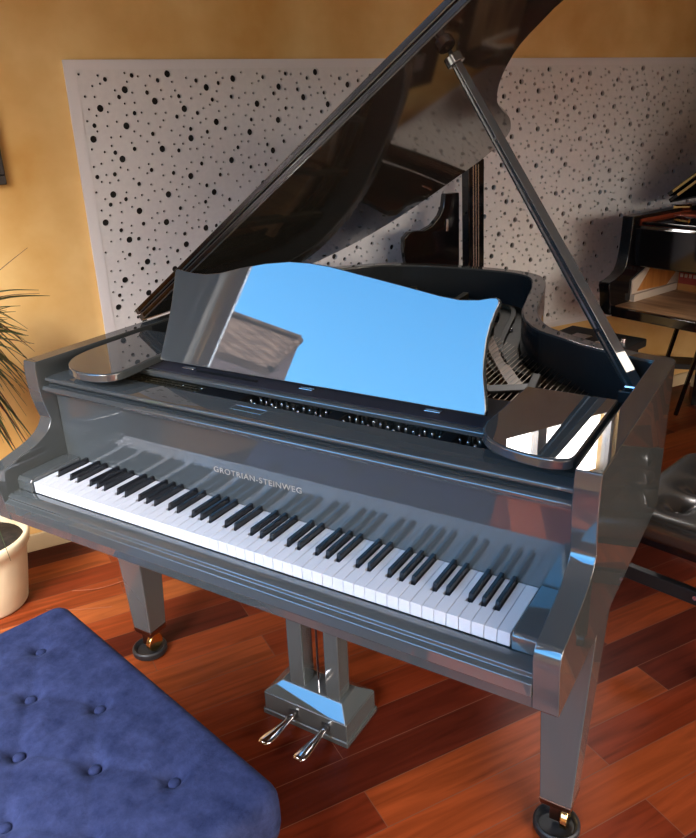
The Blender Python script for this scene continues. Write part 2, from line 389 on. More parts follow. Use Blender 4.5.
# thin dark sheet over the inner face of the rim
il = offset(ic, 0.0025)
if abs(il[-1][0]) > 0.671: il = offset(ic, -0.0025)
bm = bmesh.new(); strip(bm, [(.6665, .52), (.6665, .742)] + il[2:-1] + [(-.6685, .52)], [(x, y) for x, y in ic], 0.80, ZT - 0.006)
obj('inner_rim_sheet', bm, GREYIN, piano)
# soundboard and plate
def inset(d):
    q = offset(ic, d); 
    if abs(q[-1][0]) > 0.671: q = offset(ic, -d)
    return q
sb = inset(0.004); sb[0] = (.664, .34); sb[-1] = (-.664, .34)
bm = bmesh.new(); prism(bm, sb, .80, .815); obj('soundboard', bm, SPRUCE, piano)
bm = bmesh.new(); p1 = inset(0.006); p2 = inset(0.105)
p1[0] = (.662, .46); p2[0] = (.60, .46); p1[-1] = (-.662, .46); p2[-1] = (-.60, .46)
p2 = [(max(-.6, min(.6, x)), y) for x, y in p2]
strip(bm, p2, p1, .872, .890)
r1 = inset(0.050); r2 = inset(0.068)
r1[0] = (.62, .47); r2[0] = (.60, .47); r1[-1] = (-.62, .47); r2[-1] = (-.60, .47)
strip(bm, r2, r1, .885, .905)
box(bm, -.662, .662, .218, .345, .868, .914); box(bm, -.662, .662, .345, .47, .868, .893)
obj('iron_plate', bm, PLATE, piano, bevel=0.003)
for x0, y1, x1 in ((.47, .75, .40), (.24, 1.13, .13), (-.02, 1.53, -.12), (-.26, 1.55, -.34), (-.47, 1.48, -.52)):
    bm = bmesh.new(); d = Vector((x1 - x0, y1 - .36)).normalized(); n_ = Vector((d.y, -d.x)) * .011
    prism(bm, [(x0 - n_.x, .36 - n_.y), (x0 + n_.x, .36 + n_.y), (x1 + n_.x, y1 + n_.y), (x1 - n_.x, y1 - n_.y)], .888, .935)
    obj('plate_strut', bm, PLATE, piano, bevel=0.003)
# treble bridge shoulder, raised block with slot near the treble corner
bm = bmesh.new(); prism(bm, [(.33, .60), (.42, .66), (.40, .70), (.30, .64)], .889, .925)
obj('agraffe_rail', bm, BLACKM, piano, bevel=.004)
for k, (x, y) in enumerate([(.355, .83), (.29, .90), (.235, 1.02), (.205, 1.14), (.185, 1.27), (.46, .76)]):
    bm = bmesh.new(); lathe(bm, [(.008, .888), (.008, .897), (.005, .900), (.001, .901)], 12, x - .03, y - .03); obj('plate_bolt', bm, CHROME, piano, smooth=True)
# bridge
bm = bmesh.new()
prism(bm, catmull([(.42, .60), (.30, .78), (.16, 1.02), (.02, 1.25), (-.15, 1.38), (-.30, 1.42)], 4) + catmull([(-.30, 1.45), (-.15, 1.41), (.05, 1.27), (.19, 1.03), (.33, .80), (.45, .62)], 4), .815, .905)
prism(bm, [(-.58, 1.20), (-.30, 1.36), (-.31, 1.39), (-.59, 1.23)], .815, .915)
obj('bridge', bm, SPRUCE, piano)
# damper bar
obj('damper_rail', bx(-.60, .35, .425, .475, .925, .955), BLACKM, piano, bevel=.004)
# strings
def string_mesh(): bm = bmesh.new(); tube(bm, [(0, 0, 0), (0, 1, 0)], 0.0009, 4); return bm
s0 = None
for k in range(84):
    f = k / 83; xa = .60 - 1.19 * f
    ya = .33
    if k < 58:
        g = k / 57; xb = xa - .05 * g - .0; yb = .62 + .83 * g ** .85; xb = min(xb, .5 - .85 * g * .9 + .1)
    else:
        g = (k - 58) / 25; xb = xa + .14 + .02 * g; yb = 1.42 - .2 * g
    zz = .918 if k < 58 else .930
    if s0 is None: s0 = obj('string', string_mesh(), STRING, piano); o = s0
    else: o = s0.copy(); C.objects.link(o)
    d = Vector((xb - xa, yb - ya, 0)); o.parent = piano
    o.matrix_local = Matrix.Translation((xa, ya, zz)) @ Matrix.Rotation(math.atan2(-d.x, d.y), 4, 'Z') @ Matrix.Diagonal((1, d.length, 1, 1))
# tuning pins
bm = bmesh.new(); lathe(bm, [(.0034, 0), (.0034, .022), (.0030, .030), (.0022, .032)], 8)
p0 = obj('tuning_pin', bm, STEEL, piano, smooth=True); first = True
for k in range(98):
    x = .60 - 1.18 * (k // 2) / 48.5 * .82; y = .238 + .024 * (k % 2) + .006 * ((k // 2) % 3)
    if first: o = p0; first = False
    else: o = p0.copy(); C.objects.link(o); o.parent = piano
    o.location = (x, y, .914)
bm = bmesh.new()
for k in range(150):
    x = .60 - 1.18 * (k // 3) / 49.5; y = .292 + .020 * (k % 3) + .005 * ((k // 3) % 2)
    tube(bm, [(x, y, .913), (x, y, .943)], .0034, 6)
o = obj('tuning_pin_rows', bm, STEEL, piano); o['kind'] = 'stuff'
# grille of felt strips over the bass end of the pin block
bm = bmesh.new()
for k in range(26): box(bm, -.645 + k * .0150, -.6405 + k * .0150, .222, .33, .944, .947)
for k in range(7): box(bm, -.645, -.262, .228 + k * .0145, .2305 + k * .0145, .9472, .9495)
obj('string_felt_grille', bm, PLATE, piano)
bm = bmesh.new()
bm.free()
for a_, b_ in ((-.262, -.135), (.10, .135), (.365, .395)): obj('pin_block_divider', bx(a_, b_, .218, .34, .913, .950), BLACKM, piano, bevel=.003)

# key bed, key slip, key blocks
bm = bmesh.new()
prism(bm, [(-.042, .635), (-.047, .662), (-.052, .664), (-.052, .690), (-.040, .694), (-.040, .702), (-.030, .7065), (-.003, .7075), (-.003, .690), (.40, .690), (.40, .635)], -.669, .669, 'x')
obj('key_bed', bm, GREY, piano, bevel=.002, seg=2)
for sx in (-1, 1):
    a, b = sorted((sx * .6155, sx * .6685))
    obj('key_block', pr([(-.006, .7080), (.149, .7080), (.149, .744), (.012, .744), (.0, .742), (-.006, .735)], a, b, 'x'), GREY, piano, bevel=.003)
# fallboard
fb = [(.150, .707), (.150, .903), (.1495, .909), (.1475, .915), (.1400, .922), (.120, .925), (.1125, .930), (.112, .937), (.117, .942), (.160, .945), (.168, .94), (.168, .707)]
obj('fallboard', pr(fb, -.668, .668, 'x'), GREY, piano, bevel=.0025, seg=3)
obj('fallboard_gap_shade', bx(-.668, .668, .135, .165, .9455, .9485), BLACKM, piano)  # black strip standing in for the shade between fallboard lip and front rail
sh = [(.128, .949), (.124, .954), (.126, .960), (.132, .962), (.212, .961), (.214, .949)]
shf = obj('front_rail', pr(sh, -.668, .668, 'x'), GREY, piano, bevel=.002)
bm = bmesh.new()
for a in ((-.100, -.012, .163, .1645), (-.100, -.012, .1875, .189), (-.1, -.0985, .163, .189), (-.0135, -.012, .163, .189)): box(bm, a[0], a[1], a[2], a[3], .9612, .9622)
obj('number_plate', bm, CHROME, shf)
# lettering on the fallboard
cu = bpy.data.curves.new('lettering', 'FONT'); cu.body = 'GROTRIAN-STEINWEG'; cu.size = 0.0205; cu.extrude = 0.0003; cu.space_character = 1.12; cu.align_x = 'CENTER'
to = bpy.data.objects.new('tmp_text', cu); C.objects.link(to)
dg = bpy.context.evaluated_depsgraph_get(); me = bpy.data.meshes.new_from_object(to.evaluated_get(dg)); bpy.data.objects.remove(to)
xs = [v.co.x for v in me.vertices]; wsc = .243 / (max(xs) - min(xs))
LETTER = mat('silver_lettering', (0.48, 0.43, 0.36), 0.4, 0.5)
me.materials.clear(); me.materials.append(LETTER)
o = bpy.data.objects.new('lettering', me); C.objects.link(o); o.parent = bpy.data.objects['fallboard']
o.matrix_local = Matrix.Translation((-.030, .1496, .803)) @ Matrix.Rotation(R(90), 4, 'X') @ Matrix.Diagonal((wsc, .95, 1, 1))

# keys
P_ = 1.225 / 52; names = 'ABCDEFG'
def wkey(nl, nr):
    h = (P_ - .0009) / 2; y0, y1 = 0.0, .149; yn = .0495
    pts = [(-h, y0), (h, y0)]
    pts += [(h, yn), (h - nr, yn), (h - nr, y1)] if nr else [(h, y1)]
    pts += [(-h + nl, y1), (-h + nl, yn), (-h, yn)] if nl else [(-h, y1)]
    bm = bmesh.new(); prism(bm, pts, .7075, .735); return bm
wm = {}
blacks = []
for i in range(52):
    nm = names[i % 7]; hasr = nm in 'ACDFG' and i < 51; hasl = nm in 'BDEGA' and i > 0
    x = -.6125 + (i + .5) * P_
    sh_ = {'C': -.0013, 'D': .0013, 'F': -.0018, 'G': 0, 'A': .0018}
    nr = round(.0062 - sh_.get(nm, 0), 4) if hasr else 0
    pv = names[(i - 1) % 7]; nl = round(.0062 + sh_.get(pv, 0), 4) if hasl else 0
    key = (nl, nr)
    if key not in wm:
        wm[key] = obj('white_key', wkey(nl, nr), IVORY, piano, bevel=.0009, seg=2); o = wm[key]
    else: o = wm[key].copy(); C.objects.link(o); o.parent = piano
    o.location = (x, 0, 0)
    if hasr: blacks.append(x + P_ / 2 + sh_.get(nm, 0))
bm = bmesh.new()
a = [(-.0054, .0520, .7085), (.0054, .0520, .7085), (.0054, .149, .7085), (-.0054, .149, .7085), (-.0041, .0585, .7470), (.0041, .0585, .7470), (.0041, .149, .7470), (-.0041, .149, .7470)]
v = [bm.verts.new(q) for q in a]
for f in ((0, 3, 2, 1), (4, 5, 6, 7), (0, 1, 5, 4), (1, 2, 6, 5), (2, 3, 7, 6), (3, 0, 4, 7)): bm.faces.new([v[i] for i in f])
b0 = obj('black_key', bm, EBONY, piano, bevel=.0014, seg=3)
for i, x in enumerate(blacks):
    o = b0 if i == 0 else b0.copy()
    if i: C.objects.link(o); o.parent = piano
    o.location = (x, 0, 0)

# cheek tables (side tops of the music desk)
right_t = [(.656, .470), (.465, .470), (.463, .245), (.472, .205), (.495, .172), (.53, .150), (.575, .138), (.62, .137), (.650, .150), (.656, .175)]
left_t = [(-.652, .470), (-.445, .470), (-.432, .255), (-.423, .20), (-.423, .155), (-.440, .128), (-.475, .113), (-.52, .111), (-.562, .124), (-.60, .152), (-.630, .195), (-.645, .25)]
for pts in (left_t, right_t):
    q = [pts[0], pts[1]] + catmull(pts[2:], 4)
    obj('side_table', pr(q, .980, 1.002), GREY, piano, bevel=.005, seg=3)
# tray with felt and front edge
tray = obj('desk_tray', pr([(.255, .960), (.248, .965), (.247, .974), (.252, .9785), (.43, .9785), (.43, .960)], -.462, .460, 'x'), GREY, piano, bevel=.002)
obj('felt_strip', bx(-.450, .452, .262, .42, .9785, .9805), FELT, tray)
for x in (-.33, .02, .33):
    bm = bmesh.new(); box(bm, x - .018, x + .018, .286, .300, .9805, .9850); obj('hinge', bm, CHROME, tray, bevel=.001)
bm = bmesh.new()
for k in range(44): box(bm, -.30 + k * .0042, -.2978 + k * .0042, .283, .292, .9806, .984)
obj('hinge_knuckles', bm, BLACKM, tray)
# music desk (sheet rest)
prof = [(-.438, 0), (-.433, .05), (-.429, .098), (-.4265, .155), (-.4285, .205), (-.430, .224), (-.427, .231), (-.420, .2325), (-.405, .230), (-.37, .2265), (-.33, .2262), (-.285, .232), (-.225, .2485), (-.154, .2645), (-.087, .273), (-.03, .2735), (.023, .2695), (.108, .257), (.222, .240), (.298, .228), (.345, .2235), (.385, .227), (.410, .233), (.420, .234), (.427, .230), (.428, .222), (.424, .2075), (.418, .18), (.415, .150), (.4165, .11), (.421, .0800), (.430, .0460), (.438, .012), (.438, 0)]
bm = bmesh.new(); prism(bm, prof, 0, .016, 'y')
tilt = R(21.7)
obj('music_desk', bm, GREY, piano, bevel=.0022, seg=3, at=Matrix.Translation((0, .302, .984 + .004)) @ Matrix.Rotation(-tilt, 4, 'X'))

# lid: hinge line on the bass side
HZ = 1.009; HX = -.7135
def lidP(u, y, w_):
    ang = R(36.0 - 3.4 * max(0, min(1, (y - .51) / 1.15)))
    return Vector((HX + u * math.cos(ang) - w_ * math.sin(ang), y, HZ + u * math.sin(ang) + w_ * math.cos(ang)))
lo = [(0.0, .515), (1.428, .515), (1.437, .70), (1.428, .79), (1.385, .83), (1.29, .87), (1.19, .905), (1.105, .985), (1.045, 1.07), (.995, 1.17), (.962, 1.28), (.938, 1.38), (.905, 1.47), (.86, 1.56), (.80, 1.62), (.72, 1.655), (.66, 1.668), (.5, 1.672), (.38, 1.668), (.26, 1.635), (.15, 1.57), (.07, 1.46), (.015, 1.31), (0, 1.15), (0, .9)]
lo2 = lo[:3] + catmull(lo[3:], 3)
bm = bmesh.new()
vs0 = []
# grid-cut so the gentle twist of the lid stays smooth
def lidslab(bm, pts, w0, w1):
    A = [bm.verts.new(lidP(u, y, w0)) for u, y in pts]; B = [bm.verts.new(lidP(u, y, w1)) for u, y in pts]
    n = len(pts)
    from mathutils.geometry import tessellate_polygon
    tri = tessellate_polygon([[Vector((u, y, 0)) for u, y in pts]])
    for t in tri: bm.faces.new([A[i] for i in t]); bm.faces.new([B[i] for i in t][::-1])
    for i in range(n): bm.faces.new((A[i], B[i], B[(i + 1) % n], A[(i + 1) % n]))
# split sides of straight edges for the twist
def refine(pts, d=.08):
    out = []
    for i in range(len(pts)):
        a = pts[i]; b = pts[(i + 1) % len(pts)]; L = math.hypot(b[0] - a[0], b[1] - a[1]); k = max(1, int(L / d))
        for j in range(k): out.append((a[0] + (b[0] - a[0]) * j / k, a[1] + (b[1] - a[1]) * j / k))
    return out
def lidgrid(bm, pts, w0, w1):
    V, E_, F, a_, b_, o_ = delaunay_2d_cdt([Vector(p) for p in pts] + [Vector((.04 + .08 * i, .53 + .06 * j)) for i in range(18) for j in range(20)], [], [list(range(len(pts)))], 0, 1e-5, True)
    F = [f for f, q_ in zip(F, o_) if 0 in q_]
    used = {i for f in F for i in f}
    A = [bm.verts.new(lidP(v.x, v.y, w0)) for v in V]; B = [bm.verts.new(lidP(v.x, v.y, w1)) for v in V]
    ed = {}
    for f in F:
        bm.faces.new([A[i] for i in f][::-1]); bm.faces.new([B[i] for i in f])
        for i in range(len(f)):
            k = (f[i], f[(i + 1) % len(f)]); ed[k] = 1
    for (i, j) in ed:
        if (j, i) not in ed: bm.faces.new((A[i], A[j], B[j], B[i]))
    for i in range(len(V)):
        if i not in used: bm.verts.remove(A[i]); bm.verts.remove(B[i])
lidgrid(bm, refine(lo2), 0, .017)
bmesh.ops.remove_doubles(bm, verts=bm.verts, dist=1e-6)
bm.verts.ensure_lookup_table()
lid = obj('lid', bm, LIDSHADED, piano, bevel=.0025, seg=2)
bm = bmesh.new(); lidgrid(bm, refine([(.004, .510), (1.424, .510), (1.424, .925), (.004, .925)]), .019, .036)
bmesh.ops.remove_doubles(bm, verts=bm.verts, dist=1e-6)
flap = obj('front_lid_flap', bm, LIDSHADED, lid, bevel=.0025, seg=2)
bm = bmesh.new()
for w0, w1, y_ in ((.0035, .0135, .5150), (.0225, .0325, .5100)):
    n = 40; a = []; b = []
    for k in range(n):
        u = .02 + 1.39 * k / (n - 1); 
        a.append([bm.verts.new(lidP(u, y_, w_) + Vector((0, -.0009, 0))) for w_ in (w0, w1)])
    for k in range(n - 1): bm.faces.new((a[k][0], a[k + 1][0], a[k + 1][1], a[k][1]))
HINGEM = mat('hinge_metal', (0.06, 0.055, 0.06), 0.18, 1.0)
hinge = obj('piano_hinge', bm, HINGEM, lid)
hinge.modifiers.new('thick', 'SOLIDIFY').thickness = .0012
bm = bmesh.new()
for k in range(34):
    for w_, y_ in ((.0085, .5135), (.0275, .5085)):
        c = lidP(.04 + 1.35 * k / 33, y_, w_); tube(bm, [c + Vector((0, .001, 0)), c + Vector((0, -.0012, 0))], .0016, 8)
obj('hinge_screws', bm, HINGEM, hinge)
# lid hinges on the bass side
for y in (.62, 1.05):
    bm = bmesh.new(); tube(bm, [(HX - .004, y - .03, HZ + .004), (HX - .004, y + .03, HZ + .004)], .005, 10); obj('lid_hinge', bm, CHROME, lid)

# prop stick
pa = Vector((.650, .700, .940)); pb = lidP(1.13, .63, -.001)
d = (pb - pa); L = d.length; d.normalize()
xax = Vector((0.80, -.6, 0)); xax = (xax - d * xax.dot(d)).normalized(); yax = d.cross(xax)
bm = bmesh.new()
sec = [(-.5, -.5), (-.2, -.5), (-.16, -.36), (.16, -.36), (.2, -.5), (.5, -.5), (.5, .5), (-.5, .5)]
prev = None
for f, wx, wy in ((0, .040, .024), (.35, .037, .022), (.85, .024, .018), (.975, .019, .016)):
    ring = [bm.verts.new(pa + d * L * f + xax * a_ * wx + yax * b_ * wy) for a_, b_ in sec]
    if prev: 
        for k in range(8): bm.faces.new((prev[k], prev[(k + 1) % 8], ring[(k + 1) % 8], ring[k]))
    else: bm.faces.new(ring[::-1])
    prev = ring
bm.faces.new(prev)
prop = obj('prop_stick', bm, GREY, piano, bevel=.0015)
bm = bmesh.new(); tube(bm, [pa + d * L * .965, pa + d * L * .990], .0205, 16); obj('prop_collar', bm, GREY, prop, bevel=.003)
bm = bmesh.new(); tube(bm, [pa + d * L * .985, pb], .0055, 8); obj('prop_tip', bm, BLACKM, prop)
bm = bmesh.new(); c = pa + d * L * .20; tube(bm, [c - xax * .004 - yax * .016, c - xax * .004 + yax * .016], .005, 8); obj('prop_joint', bm, BLACKM, prop)
bm = bmesh.new(); box(bm, .615, .668, .655, .735, .925, .955); obj('prop_cup', bm, GREYIN, piano, bevel=.004)
bm = bmesh.new(); tube(bm, [(.668, .60, .985), (.640, .60, .985)], .0035, 8); obj('lid_peg', bm, CHROME, piano)

# legs with casters
def piano_leg(x, y, parent, m=GREY, inward=0):
    bm = bmesh.new(); taper(bm, x, y, .088, .0365, .036, .634, .058, .056)
    lg = obj('leg', bm, m, parent, bevel=.004)
    bm = bmesh.new(); taper(bm, x, y, .062, .034, .034, .0885, .0368, .0362); box(bm, x - .012, x + .016, y - .03, y + .02, .035, .07)
    obj('ferrule', bm, COPPER, lg, bevel=.002)
    bm = bmesh.new(); r = .033
    tube(bm, [(x + .022, y - .012, r + .001), (x + .040, y - .012, r + .001)], r, 24)
    obj('caster_wheel', bm, BRASS if m is GREY else BLACK, lg, bevel=.003)
    bm = bmesh.new(); lathe(bm, [(.046, .001), (.052, .006), (.052, .018), (.046, .022), (.040, .018), (.0385, .012)], 32, x, y - .008)
    obj('caster_cup', bm, BLACKM, lg, bevel=.001)
    return lg
# cups carry the wheels: place the cup under them
def piano_leg2(x, y, parent):
    bm = bmesh.new(); taper(bm, x, y, .088, .0365, .034, .6345, .058, .055)
    lg = obj('leg', bm, GREY, parent, bevel=.004)
    bm = bmesh.new(); taper(bm, x, y, .070, .034, .032, .0885, .0372, .0348); box(bm, x - .012, x + .012, y - .028, y + .01, .03, .072); obj('ferrule', bm, COPPER, lg, bevel=.002)
    bm = bmesh.new(); tube(bm, [(x + .014, y - .012, .040), (x + .030, y - .012, .040)], .029, 24); obj('caster_wheel', bm, BRASS, lg, bevel=.003)
    bm = bmesh.new(); lathe(bm, [(.048, .001), (.053, .005), (.053, .020), (.048, .024), (.043, .020), (.040, .010)], 36, x + .004, y - .018); obj('caster_cup', bm, BLACKM, lg, bevel=.001)
for x, y in ((-.648, .315), (.645, .315), (-.10, 1.40)): piano_leg2(x, y, piano)

# pedal lyre
bm = bmesh.new(); X0, X1, Y0, Y1 = -.165, .103, .262, .415
box(bm, X0, X1, Y0, Y1, .006, .074); obj_ly = None
box(bm, X0 - .004, X1 + .004, Y0 - .004, Y1 + .004, .0, .018)
v = [(X0, Y0, .074), (X1, Y0, .074), (X1, Y1, .074), (X0, Y1, .074), (X0 + .042, Y0 + .036, .108), (X1 - .032, Y0 + .036, .108), (X1 - .032, Y1 - .045, .108), (X0 + .042, Y1 - .045, .108)]
v = [bm.verts.new(q) for q in v]
for f in ((0, 3, 2, 1), (4, 5, 6, 7), (0, 1, 5, 4), (1, 2, 6, 5), (2, 3, 7, 6), (3, 0, 4, 7)): bm.faces.new([v[i] for i in f])
lyre = obj('pedal_lyre', bm, GREY, piano, bevel=.0035, seg=2)
for x0, x1 in ((-.100, -.052), (.018, .062)):
    obj('lyre_post', bx(x0, x1, .300, .352, .106, .6345), GREY, lyre, bevel=.003)
bm = bmesh.new(); tube(bm, [(-.020, .325, .10), (-.018, .325, .6345)], .0028, 8); tube(bm, [(-.028, .335, .10), (-.026, .335, .6345)], .0028, 8); obj('pedal_rod', bm, CHROME, lyre)
for x, dx in ((-.062, -.012), (.040, -.003)):
    bm = bmesh.new()
    sec = [(.275, .0085, .006), (.245, .009, .006), (.215, .011, .0055), (.185, .0155, .0055), (.160, .0195, .006), (.142, .0185, .0055), (.130, .012, .0035)]
    prev = None
    for j, (y, hw, hh) in enumerate(sec):
        f = (.275 - y) / .145; z = .044 - .006 * math.sin(f * math.pi) + .002 * f
        cx = x + dx * f
        ring = [bm.verts.new((cx + hw * math.cos(k * math.pi / 5), y, z + hh * math.sin(k * math.pi / 5))) for k in range(10)]
        if prev:
            for k in range(10): bm.faces.new((prev[k], prev[(k + 1) % 10], ring[(k + 1) % 10], ring[k]))
        else: bm.faces.new(ring[::-1])
        prev = ring
    bm.faces.new(prev)
    obj('pedal', bm, CHROME, lyre, smooth=True)
    obj('pedal_slot', bx(x - .012, x + .012, .2585, .264, .034, .056), BLACKM, lyre)

# ------------------------------------------------------------------ blue tufted stool
def tufted(name, Lx, Ly, z0, z1, buttons, rad, m, parent, sink, br, bulge=.012, nx=110, ny=64, seams=True, corner=.035):
    bm = bmesh.new()
    def edge(u, half):   # distance falloff
        return max(0.0, min(1.0, (half - abs(u)) / rad))
    grid = []
    for j in range(ny + 1):
        row = []
        for i in range(nx + 1):
            a = -1 + 2 * i / nx; b = -1 + 2 * j / ny
            a = math.copysign(1 - (1 - abs(a)) ** 1.0, a)
            x = a * Lx / 2; y = b * Ly / 2
            # rounded rectangle corners
            cx = Lx / 2 - corner; cy = Ly / 2 - corner
            if abs(x) > cx and abs(y) > cy:
                dx = abs(x) - cx; dy = abs(y) - cy; m_ = max(dx, dy); h = math.hypot(dx, dy)
                if h > 0: x = math.copysign(cx + dx * m_ / h, x); y = math.copysign(cy + dy * m_ / h, y); de = corner - m_
                else: de = corner
            else: de = min(Lx / 2 - abs(x), Ly / 2 - abs(y))
            e = min(1, de / rad)
            z = z1 - rad * .9 * (1 - math.sqrt(max(0, 1 - (1 - e) ** 2)))
            z += bulge * (1 - (2 * x / Lx) ** 2) * (1 - (2 * y / Ly) ** 2)
            dz = 0
            for (p, q) in buttons:
                dd = math.hypot(x - p, y - q)
                dz += sink * math.exp(-(dd / br) ** 1.5) + sink * .22 * math.exp(-(dd / (br * 2.6)) ** 2)
            if seams:
                for (p, q), (p2, q2) in seams:
                    vx, vy = p2 - p, q2 - q; t = max(0, min(1, ((x - p) * vx + (y - q) * vy) / (vx * vx + vy * vy)))
                    dd = math.hypot(x - p - vx * t, y - q - vy * t)
                    dz += sink * .16 * math.exp(-(dd / .010) ** 1.4)
            row.append(bm.verts.new((x, y, z - min(dz, sink * 1.25) * min(1, e + .2))))
        grid.append(row)
    for j in range(ny):
        for i in range(nx): bm.faces.new((grid[j][i], grid[j][i + 1], grid[j + 1][i + 1], grid[j + 1][i]))
    per = [grid[0][i] for i in range(nx + 1)] + [grid[j][nx] for j in range(1, ny + 1)] + [grid[ny][i] for i in range(nx - 1, -1, -1)] + [grid[j][0] for j in range(ny - 1, 0, -1)]
    lev = [(z1 - rad * .9 - (z1 - rad * .9 - z0) * f, g) for f, g in ((.3, 1.004), (.7, 1.004), (1.0, .995))]
    prev = per
    for zz, g in lev:
        cur = [bm.verts.new((v.co.x * g, v.co.y * g, zz)) for v in per]
        for k in range(len(per)): bm.faces.new((prev[k], cur[k], cur[(k + 1) % len(per)], prev[(k + 1) % len(per)]))
        prev = cur
    bm.faces.new(prev)
    return obj(name, bm, m, parent, smooth=True)
def surf_at(cush, x, y):
    best = min((v.co for v in cush.data.vertices if v.co.z > 0.1), key=lambda c: (c.x - x) ** 2 + (c.y - y) ** 2 - (0 if c.z > .3 else -9)); return best.z
U = Vector((.9737, -.2278, 0)); Vv = Vector((.2278, .9737, 0))
SL, SD = .815, .50
far_mid = Vector((-.4745, -.0795, 0)) + U * SL / 2
ctr = far_mid - Vv * SD / 2
stool = thing('blue_stool', 'blue suede duet bench with button tufting, in the foreground beside the pedals', 'bench', (ctr.x, ctr.y, 0), math.atan2(U.y, U.x))
def loc(px_, py_): d_ = Vector((px_, py_, 0)) - ctr; return (d_.dot(U), d_.dot(Vv))
b00 = loc(-.377, -.222); rows = []
for r_ in range(5):
    for c_ in range(-1, 4):
        bxp = b00[0] + .262 * c_ + (.131 if r_ % 2 else 0); byp = b00[1] - .082 * r_
        if abs(bxp) < SL / 2 - .07 and abs(byp) < SD / 2 - .06: rows.append((bxp, byp))
cols = {}
for b_ in rows: cols.setdefault(round(b_[0], 2), []).append(b_)
seams = []
for k_, L_ in cols.items():
    L_.sort(key=lambda q: q[1])
    for a_, c_ in zip(L_, L_[1:]): seams.append((a_, c_))
for a_ in rows:
    for c_ in rows:
        if abs(abs(a_[0] - c_[0]) - .131) < .01 and abs(a_[1] - c_[1] - .082) < .01: seams.append((a_, c_))
cush = tufted('cushion', SL, SD, .385, .486, rows, .026, SUEDE, stool, .020, .017, bulge=.004, seams=seams, nx=150, ny=96)
bt0 = None
for (p, q) in rows:
    if bt0 is None:
        bm = bmesh.new(); lathe(bm, [(.004, -.004), (.0115, -.002), (.0128, .002), (.0110, .006), (.0065, .0085), (.001, .0093)], 16); o = bt0 = obj('button', bm, SUEDE, cush, smooth=True)
    else: o = bt0.copy(); C.objects.link(o); o.parent = cush
    o.location = (p, q, surf_at(cush, p, q) + .002)
obj('seat_frame', bx(-SL / 2 + .03, SL / 2 - .03, -SD / 2 + .03, SD / 2 - .03, .33, .385), BLACK, stool, bevel=.003)
for sx in (-1, 1):
    for sy in (-1, 1):
        bm = bmesh.new(); taper(bm, sx * (SL / 2 - .055), sy * (SD / 2 - .055), 0, .017, .017, .33, .022, .022); obj('leg', bm, BLACK, stool, bevel=.003)

# ------------------------------------------------------------------ potted plant
POT = noise_mix(mat('cream_pot', (0.62, 0.52, 0.36), 0.45), (0.56, 0.47, 0.32), (0.68, 0.58, 0.41), 3)
SOIL = noise_mix(mat('soil', (0.03, 0.02, 0.015), 0.95), (0.005, 0.004, 0.003), (0.022, 0.015, 0.011), 40, bump=0.8)
LEAFM = noise_mix(mat('leaf_green', (0.05, 0.09, 0.03), 0.4), (0.018, 0.038, 0.013), (0.05, 0.09, 0.028), 5)
LEAFR = noise_mix(mat('leaf_dry', (0.12, 0.05, 0.025), 0.5), (0.10, 0.028, 0.018), (0.17, 0.09, 0.04), 8)
STEM = noise_mix(mat('plant_stem', (0.2, 0.14, 0.08), 0.8), (0.13, 0.09, 0.05), (0.25, 0.18, 0.10), 20, bump=0.5)
px0, py0 = -1.325, .215
plant = thing('potted_plant', 'dragon tree with long thin leaves in a cream pot against the ochre wall', 'plant', (px0, py0, 0))
bm = bmesh.new(); lathe(bm, [(.112, 0), (.120, .01), (.135, .10), (.148, .19), (.152, .225), (.165, .235), (.168, .262), (.163, .270), (.152, .268), (.148, .245), (.140, .235), (.138, .232)], 48)
pot = obj('pot', bm, POT, plant, smooth=True)
bm = bmesh.new(); lathe(bm, [(.147, .228), (.146, .243), (.09, .248), (.03, .252), (.005, .252)], 32); obj('soil', bm, SOIL, pot, smooth=True)
bm = bmesh.new(); tube(bm, [(0, 0, .235), (.01, .01, .5), (-.01, .015, .8), (0.0, .02, .93)], [.017, .015, .014, .011], 10)
tube(bm, [(-.05, -.03, .235), (-.065, -.04, .45), (-.06, -.05, .62)], [.013, .012, .009], 10)
obj('trunk', bm, STEM, plant, smooth=True)
rp = random.Random(5)
def leaf(base, tip, sag, wd, m, curl=0.0):
    base = Vector(base); tip = Vector(tip); n = 12; bm = bmesh.new()
    side = (tip - base).cross(Vector((0, 0, 1))); side.normalize(); rows_ = []
    for k in range(n + 1):
        f = k / n; c = base.lerp(tip, f); c.z += sag * math.sin(math.pi * f) * (1 - .25 * f)
        w_ = wd * (min(1, f * 6 + .35)) * (1 - f ** 2.2) + .0004
        rows_.append([bm.verts.new(c + side * w_), bm.verts.new(c - Vector((0, 0, w_ * .45))), bm.verts.new(c - side * w_)])
    for k in range(n):
        for j in range(2): bm.faces.new((rows_[k][j], rows_[k + 1][j], rows_[k + 1][j + 1], rows_[k][j + 1]))
    o = obj('leaf', bm, m, plant, smooth=True); o.modifiers.new('thick', 'SOLIDIFY').thickness = .0008
    return o
def rel(x, y, z): return (x - px0, y - py0, z)
crown = (0.0, .02, .93)
